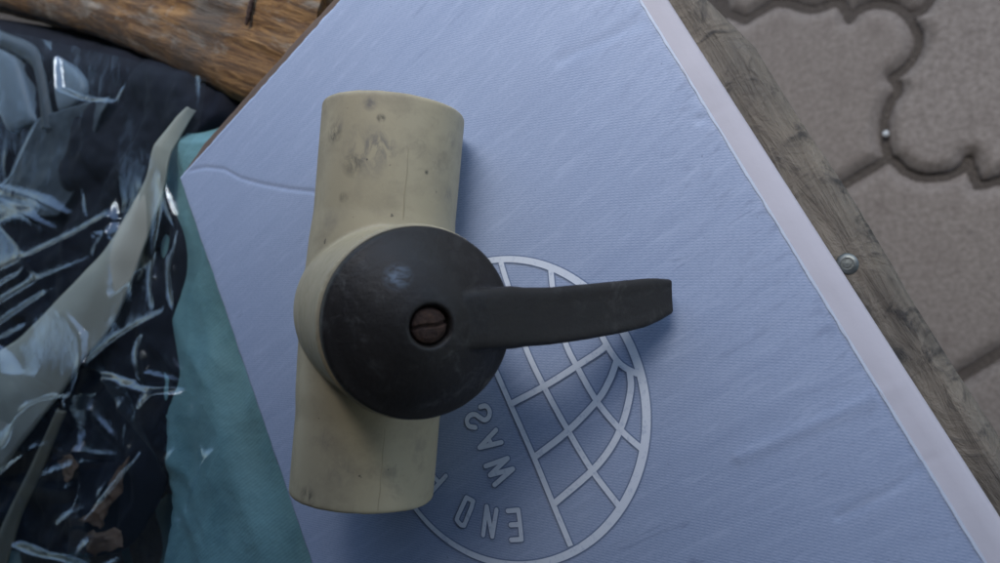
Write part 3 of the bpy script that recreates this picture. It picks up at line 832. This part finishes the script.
# rusty slotted screw in the recess
zs = dome_h(0.005) - 0.0033
V, Fc = [], []
seg = 40
rot = 0.16
sx = LD * math.cos(rot) + LW * math.sin(rot); sy = -LD * math.sin(rot) + LW * math.cos(rot)
NG = 36
idx = {}
for i in range(NG + 1):
    for j in range(NG + 1):
        u = (i / NG * 2 - 1); v = (j / NG * 2 - 1)
        rr = math.hypot(u, v) or 1e-9; mm = max(abs(u), abs(v)); u2, v2 = u / rr * mm, v / rr * mm
        r = mm; x, y = u2 * 0.0049, v2 * 0.0049
        h = 0.0024 - 0.0012 * r ** 4
        h += 0.00012 * fbm(x * 900, y * 900, 3.0)
        sl = abs(y + 0.00035 * math.sin(x * 700))
        h -= 0.0011 * max(0.0, 1 - (sl / 0.0006) ** 4)
        if mm > 0.999: h = -0.0002
        V.append(hc + A * (zs + h) + sx * x + sy * y)
for i in range(NG):
    for j in range(NG):
        a = i * (NG + 1) + j; Fc.append((a, a + 1, a + NG + 2, a + NG + 1))
mesh('screw', V, Fc, M_RUST, cap)


# ------------------------------------------------------------------ orange plank, far left
oz = -0.024
a0, a1 = at(0, 7, oz), at(227, 96, oz)
od = (a1 - a0) / np.linalg.norm(a1 - a0); ow = np.array([od[1], -od[0], 0])
if ow[1] > 0: ow = -ow
OANG = math.atan2(od[1], od[0])
M_ORANGE = mat_orange_wood(OANG)
def oedge(s):
    L = np.linalg.norm(a1 - a0)
    return -0.0050 * math.sin(math.pi * min(1.3, max(-0.3, s / L))) + 0.0010 * fbm(s * 45, 0, 0)
ob = plank_mesh('timber_plank', (a0[0], a0[1], 0), 0.092, 0.033, -0.25, np.linalg.norm(a1 - a0) + 0.045, H + oz, M_ORANGE, None, oedge, 31, od, ow, ns=320, nw=50, rough=0.0022, round_=0.012)
tag(ob, 'rough orange-brown wooden plank poking out beyond the box corner', 'plank')

# ------------------------------------------------------------------ sheets at the left
def sheet(name, rows, z0, hf, mat, nr=160, nc=90, parent=None, thick=0.0, ragged=0.0, seed=0):
    """rows: (left px, right px) pairs from top to bottom, laid at z0 with relief hf(x, y, u, v)"""
    Lp = smooth_poly([r[0] for r in rows], nr + 1); Rp = smooth_poly([r[1] for r in rows], nr + 1)
    V, Fc = [], []
    for j in range(nr + 1):
        for i in range(nc + 1):
            u = i / nc; v = j / nr
            p = Lp[j] * (1 - u) + Rp[j] * u
            q = at(p[0], p[1], z0)
            if ragged:
                q = q + np.array([fbm(q[0] * 60, q[1] * 60, seed), fbm(q[1] * 60, q[0] * 60, seed + 4), 0]) * ragged
            V.append((q[0], q[1], H + z0 + hf(q[0], q[1], u, v)))
    for j in range(nr):
        for i in range(nc):
            a = j * (nc + 1) + i; Fc.append((a, a + 1, a + nc + 2, a + nc + 1))
    o = flip_up(mesh(name, V, Fc, mat, parent))
    if thick:
        md = o.modifiers.new('t', 'SOLIDIFY'); md.thickness = thick; md.offset = -1
    return o
def edge_fall(u, v, w=0.06): return min(1, min(u, 1 - u) / w, min(v, 1 - v) / w)

def tri(x): return abs((x % 1.0) * 2 - 1)
# teal sheet under the bag and the box edge
def h_teal(x, y, u, v):
    f = 0.0075 * fbm(x * 14, y * 9, 2.0, 3) + 0.0022 * tri(x * 21 + y * 12 + 0.9 * fbm(x * 9, y * 9, 6.0, 2)) ** 2
    s = (x + 0.28) * 0.9 + (y + 0.05) * 0.5
    f += 0.004 * (tri(s * 17 + 0.6 * fbm(x * 12, y * 12, 1.0, 2)) ** 2 - 0.4) * (0.5 + 0.5 * fbm(x * 9, y * 9, 8.0, 2))
    px_, py_ = at(192, 162, -0.03)[:2]
    f += 0.004 * math.exp(-((x - px_) ** 2 + (y - py_) ** 2) / 0.03 ** 2)
    thr = 0.70 - 0.26 * v
    return f - 0.034 * max(0.0, min(1.0, (thr - u) / 0.07)) - 0.05 * max(0.0, 1 - v / 0.21)
teal = sheet('teal_sheet', [((-60, 60), (330, 60)), ((-60, 140), (300, 140)), ((-60, 260), (300, 240)), ((-60, 400), (360, 400)), ((-60, 520), (400, 520)), ((-60, 640), (430, 640))],
             -0.034, h_teal, M_TEAL, 170, 130, None, 0.0006)
tag(teal, 'dull teal plastic sheet spread along the left edge of the box', 'sheet')

# dark cloth inside the bag
def h_dark(x, y, u, v):
    f = 0.007 * fbm(x * 22, y * 22, 12.0, 4) + 0.005 * (tri((x * 0.7 - y) * 13 + fbm(x * 14, y * 14, 4, 2)) - 0.5)
    return f * edge_fall(u, v, 0.08) - 0.010 * (1 - edge_fall(u, v, 0.05))
dark = sheet('dark_cloth', [((-70, 5), (235, 50)), ((-70, 70), (236, 100)), ((-70, 110), (214, 130)), ((-70, 150), (166, 160)), ((-70, 178), (168, 180)), ((-70, 210), (190, 206)), ((-70, 260), (196, 262)), ((-70, 320), (184, 320)), ((-70, 380), (186, 384)), ((-70, 440), (164, 440)), ((-70, 500), (146, 500)), ((-70, 540), (112, 552)), ((-70, 545), (75, 560))],
             -0.031, h_dark, M_NAVY, 170, 110, None, 0.001, 0.0)
tag(dark, 'dark navy cloth folded inside the clear plastic bag', 'cloth')

# cream strip
def h_cream(x, y, u, v):
    return 0.0045 * math.sin(math.pi * min(1, max(0, u))) + 0.002 * fbm(x * 25, y * 25, 3, 2) - 0.007 * max(0.0, 1 - v / 0.2)
cream = sheet('cream_strip', [((180, 104), (185, 107)), ((170, 118), (180, 124)), ((157, 145), (172, 151)), ((146, 178), (165, 184)), ((122, 220), (153, 224)), ((96, 260), (130, 280)), ((52, 304), (107, 330)), ((15, 342), (78, 368)), ((-30, 370), (45, 412)), ((-70, 400), (5, 462)), ((-110, 440), (-40, 510))],
              -0.0225, h_cream, M_CREAM, 140, 26, None, 0.0015)
tag(cream, 'wide cream vinyl strip curving through the clear plastic bag', 'strip')
cr2 = sheet('tan_strip', [((58, 408), (66, 412)), ((42, 442), (52, 446)), ((26, 476), (38, 480)), ((10, 508), (22, 514)), ((-4, 540), (12, 545)), ((-14, 570), (4, 574))], -0.024,
            lambda x, y, u, v: 0.0025 * math.sin(math.pi * u), mat_flat('tan_cord', (0.19, 0.18, 0.13), (0.14, 0.13, 0.10), 0.6, 0.25, 80, 0.1), 60, 10, None, 0.001)
tag(cr2, 'narrow dull tan strip at the lower left corner of the bag', 'strip')

# pale plastic pieces at the top left
def pillow(name, pts, z, hh, mat, label, cat, group=None):
    P = smooth_poly([at(*q, z)[:2] for q in pts], 64, True); c = np.mean(P, axis=0)
    V, Fc = [], []
    for f, zz in ((1.0, -0.006), (1.0, 0.0), (0.95, 0.55), (0.85, 0.85), (0.6, 1.0), (0.3, 1.04)):
        for p in P:
            q = c + (p - c) * f; V.append((q[0], q[1], H + z + (zz * hh if zz > 0 else zz)))
    n = len(P)
    for k in range(5):
        for i in range(n): Fc.append((k * n + i, k * n + (i + 1) % n, (k + 1) * n + (i + 1) % n, (k + 1) * n + i))
    Fc.append(tuple(5 * n + i for i in range(n)))
    return tag(mesh(name, V, Fc, mat), label, cat, group)
pillow('plastic_tab', [(-40, 20), (0, 46), (18, 58), (26, 80), (33, 105), (38, 122), (25, 128), (12, 132), (4, 118), (-12, 100), (-40, 90)], -0.030, 0.004, M_PALE, 'larger pale plastic tab at the left edge under the orange plank', 'plastic piece')
pillow('plastic_tab', [(57, 57), (68, 62), (80, 71), (88, 82), (88, 95), (79, 106), (64, 114), (59, 100), (57, 78)], -0.030, 0.004, M_PALE, 'smaller rounded pale plastic tab below the orange plank', 'plastic piece')
M_STRAP = mat_flat('grey_strap', (0.055, 0.075, 0.095), (0.04, 0.055, 0.07), 0.6, 0.3, 60, 0.1)
st = sheet('grey_strap', [((-20, 22), (-20, 40)), ((10, 34), (6, 50)), ((30, 42), (22, 58)), ((40, 52), (32, 66)), ((46, 74), (36, 76)), ((50, 98), (40, 98)), ((56, 130), (42, 130))], -0.028,
           lambda x, y, u, v: 0.003 * math.sin(math.pi * u), M_STRAP, 60, 10, None, 0.001)
tag(st, 'thin grey strap bending between the two pale plastic tabs', 'strap')
gp_ = sheet('grey_packet', [((40, 118), (110, 96)), ((20, 150), (98, 130)), ((0, 190), (78, 178)), ((-20, 220), (56, 216))], -0.028, lambda x, y, u, v: 0.0025 * fbm(x * 30, y * 30, 2), M_STRAP, 50, 40, None, 0.0008)
tag(gp_, 'grey flat packet beside the dark cloth in the bag', 'packet')

# brown paper scraps seen through the film, lower left
for k, (rows, lab) in enumerate(((([((118, 470), (130, 458)), ((108, 492), (120, 490)), ((92, 508), (108, 510)), ((80, 520), (98, 528))]), 'narrow brown paper scrap in the lower part of the bag'),
                                ([((80, 536), (112, 528)), ((82, 546), (118, 536)), ((92, 556), (122, 548))], 'wider brown paper scrap near the bottom of the bag'),
                                ([((58, 462), (68, 455)), ((62, 472), (74, 466)), ((66, 482), (70, 480))], 'tiny brown paper scrap beside the narrow tan strip'))):
    tag(sheet('paper_scrap', rows, -0.024, lambda x, y, u, v: 0.003 * fbm(x * 80, y * 80, 2.0), M_TAN, 30, 16, None, 0.0005, 0.003, k), lab, 'paper', 'brown paper scraps in the bag')

# ---- clear plastic bag: crumpled film with sharp folds
fr = np.random.RandomState(5)
seeds = [(fr.uniform(-0.75, -0.2), fr.uniform(-0.25, 0.3), fr.normal(0, 0.11), fr.normal(0, 0.11), fr.uniform(0, 0.007)) for _ in range(80)]
sx_ = np.array([s[0] for s in seeds]); sy_ = np.array([s[1] for s in seeds]); gx_ = np.array([s[2] for s in seeds]); gy_ = np.array([s[3] for s in seeds]); gh_ = np.array([s[4] for s in seeds])
def crumple(x, y):
    """facets: each seed carries a tilted plane, blended sharply into its neighbours"""
    wx = x + 0.003 * fbm(x * 25, y * 25, 1.0, 1); wy = y + 0.003 * fbm(x * 25, y * 25, 6.0, 1)
    d2 = (wx - sx_) ** 2 + (wy - sy_) ** 2
    w = np.exp(-(d2 - d2.min()) / 0.00012)
    return float(np.sum(w * (gh_ + gx_ * (wx - sx_) + gy_ * (wy - sy_))) / np.sum(w))
CR = []   # creases: (polyline, height, width)
for L_, h_, w_ in (([(-60, 168), (0, 189), (35, 199), (66, 215)], 3.2, 2.6), ([(-60, 180), (0, 203), (28, 214), (55, 231)], 3.0, 2.4), ([(-60, 300), (0, 271), (40, 258), (75, 236), (113, 206)], 3.2, 2.6),
                   ([(-60, 310), (0, 285), (22, 276), (35, 262)], 2.4, 2.2), ([(-60, 335), (0, 304), (40, 286), (86, 261)], 3.0, 2.4), ([(-60, 350), (0, 324), (30, 308), (60, 292)], 2.8, 2.4), ([(-60, 360), (0, 339), (24, 328)], 2.4, 2.2),
                   ([(90, 365), (115, 345), (140, 328), (166, 314)], 2.0, 2.0), ([(178, 522), (192, 496), (207, 472), (224, 448)], 4.0, 3.2), ([(160, 470), (172, 458), (184, 446)], 2.2, 2.2),
                   ([(124, 203), (108, 220), (92, 252)], 3.0, 2.2), ([(118, 222), (96, 214)], 2.2, 2.0), ([(110, 240), (86, 232)], 2.2, 2.0), ([(148, 342), (151, 374), (196, 387)], 3.4, 2.6), ([(168, 352), (196, 387)], 2.6, 2.4), ([(152, 410), (172, 394), (196, 387)], 3.0, 2.4),
                   ([(-40, 366), (10, 374), (40, 377), (62, 387)], 3.4, 3.0), ([(120, 459), (90, 456), (60, 450)], 3.2, 2.6), ([(120, 459), (98, 432), (74, 408)], 3.0, 2.4), ([(120, 459), (80, 464), (40, 478)], 3.0, 2.6), ([(118, 457), (112, 430)], 2.2, 2.0),
                   ([(50, 452), (10, 448), (-30, 466)], 3.6, 3.0), ([(66, 442), (36, 450), (0, 476)], 3.0, 2.6), ([(34, 548), (46, 530), (62, 518), (92, 508)], 3.0, 2.4), ([(84, 562), (92, 546), (100, 540)], 2.4, 2.2), ([(44, 478), (62, 468)], 2.4, 2.2),
                   ([(130, 458), (112, 490), (88, 520)], 2.6, 2.2), ([(150, 262), (156, 302)], 2.4, 2.0), ([(178, 226), (172, 266), (178, 300)], 2.6, 2.4), ([(134, 190), (128, 240)], 2.0, 2.0), ([(160, 180), (176, 230)], 2.2, 2.0), ([(140, 400), (120, 420)], 2.0, 2.0), ([(0, 480), (60, 492), (70, 486)], 2.6, 2.2)):
    CR.append(([at(q[0], q[1], -0.014)[:2] for q in L_], h_ * 1.5e-3, w_ * 1.75e-3))
for k in range(30):                       # small creases everywhere between
    px, py = fr.uniform(-60, 200), fr.uniform(150, 580); a_ = fr.uniform(0, math.pi); l_ = fr.uniform(8, 34)
    CR.append(([at(px, py, -0.014)[:2], at(px + l_ * math.cos(a_), py + l_ * math.sin(a_), -0.014)[:2]], fr.uniform(1.0, 2.4) * 1e-3, fr.uniform(2.4, 4.0) * 1e-3))
def h_film(x, y, u, v):
    f = crumple(x, y)
    if v < 0.30: f *= 0.35 + 0.65 * max(0.0, (v - 0.12) / 0.18)
    return f
def crease_film(o):
    me = o.data; n = len(me.vertices); co = np.empty(n * 3); me.vertices.foreach_get('co', co); co = co.reshape(-1, 3)
    org = np.array(origin_of(o)); X, Y = co[:, 0] + org[0], co[:, 1] + org[1]; Zs = np.zeros(n)
    for L_, h_, w_ in CR:
        D = np.full(n, 9.0); T = np.zeros(n); tot = len(L_) - 1
        for i in range(tot):
            a, b = L_[i], L_[i + 1]; ab = b - a; t = np.clip(((X - a[0]) * ab[0] + (Y - a[1]) * ab[1]) / (ab @ ab), 0, 1)
            d = np.hypot(X - a[0] - t * ab[0], Y - a[1] - t * ab[1]); m_ = d < D; D[m_] = d[m_]; T[m_] = (i + t[m_]) / tot
        Zs = np.maximum(Zs, h_ * np.exp(-(np.sqrt(D * D + 1e-6) - 1e-3) / w_) * (0.55 + 0.45 * np.sin(np.pi * T)))
    co[:, 2] += Zs; me.vertices.foreach_set('co', co.ravel()); me.update()
bag = empty('plastic_bag', tuple(at(60, 350, -0.05)))
tag(bag, 'crumpled clear plastic bag over dark cloth at the left of the box', 'bag')
crease_film(sheet('film', [((-75, 10), (212, 80)), ((-75, 90), (205, 120)), ((-75, 160), (186, 168)), ((-75, 210), (204, 215)), ((-75, 260), (206, 262)), ((-75, 320), (196, 318)), ((-75, 380), (198, 384)), ((-75, 430), (228, 440)), ((-75, 480), (212, 500)), ((-75, 520), (180, 560)), ((-75, 560), (170, 610))],
      -0.019, h_film, M_FILM, 430, 270, bag, 0.0, 0.0012, 2))
def tube(name, pts, z, r, mat, parent, flat=0.5, n=50):
    P = smooth_poly([np.append(at(q[0], q[1], z)[:2], H + z) for q in pts], n); V, Fc = [], []
    for i, p in enumerate(P):
        t = P[min(i + 1, n - 1)] - P[max(i - 1, 0)]; t /= np.linalg.norm(t); s = np.cross(t, [0, 0, 1.0]); s /= np.linalg.norm(s)
        rr = r * (0.35 + 0.65 * math.sin(math.pi * min(1, max(0, i / (n - 1)))) ** 0.6) * (1 + 0.3 * fbm(i * 0.3, r * 1e4, 0))
        for k in range(8):
            a = 2 * math.pi * k / 8; V.append(p + s * rr * math.cos(a) + np.array([0, 0, rr * flat * math.sin(a)]))
    for i in range(n - 1):
        for k in range(8): Fc.append((i * 8 + k, i * 8 + (k + 1) % 8, (i + 1) * 8 + (k + 1) % 8, (i + 1) * 8 + k))
    return mesh(name, V, Fc, mat, parent)
# bent nail in the orange plank
tube('nail', [(254, -8), (251, 4), (249, 14), (246, 25)], oz + 0.0015, 0.0016, M_RUST, ob, 0.8, 24)

# two pale chips in the paving joints
M_CHIP = mat_flat('pale_chip', (0.26, 0.28, 0.29), (0.18, 0.19, 0.20), 0.7, 0.3, 300, 0.3)
for (px, py), r, lab in (((886, 133), 0.0030, 'pale stone chip lodged in the curved paver joint'),):
    c = at(px, py, G); V = []
    bm = bmesh.new(); bmesh.ops.create_icosphere(bm, subdivisions=2, radius=r)
    for v in bm.verts: v.co *= 1 + 0.35 * noise.noise(v.co * 400); v.co.z *= 0.6
    V = [(c[0] + v.co.x, c[1] + v.co.y, v.co.z - 0.002) for v in bm.verts]; Fc = [[v.index for v in f.verts] for f in bm.faces]; bm.free()
    tag(mesh('stone_chip', V, Fc, M_CHIP, None, False), lab, 'stone')
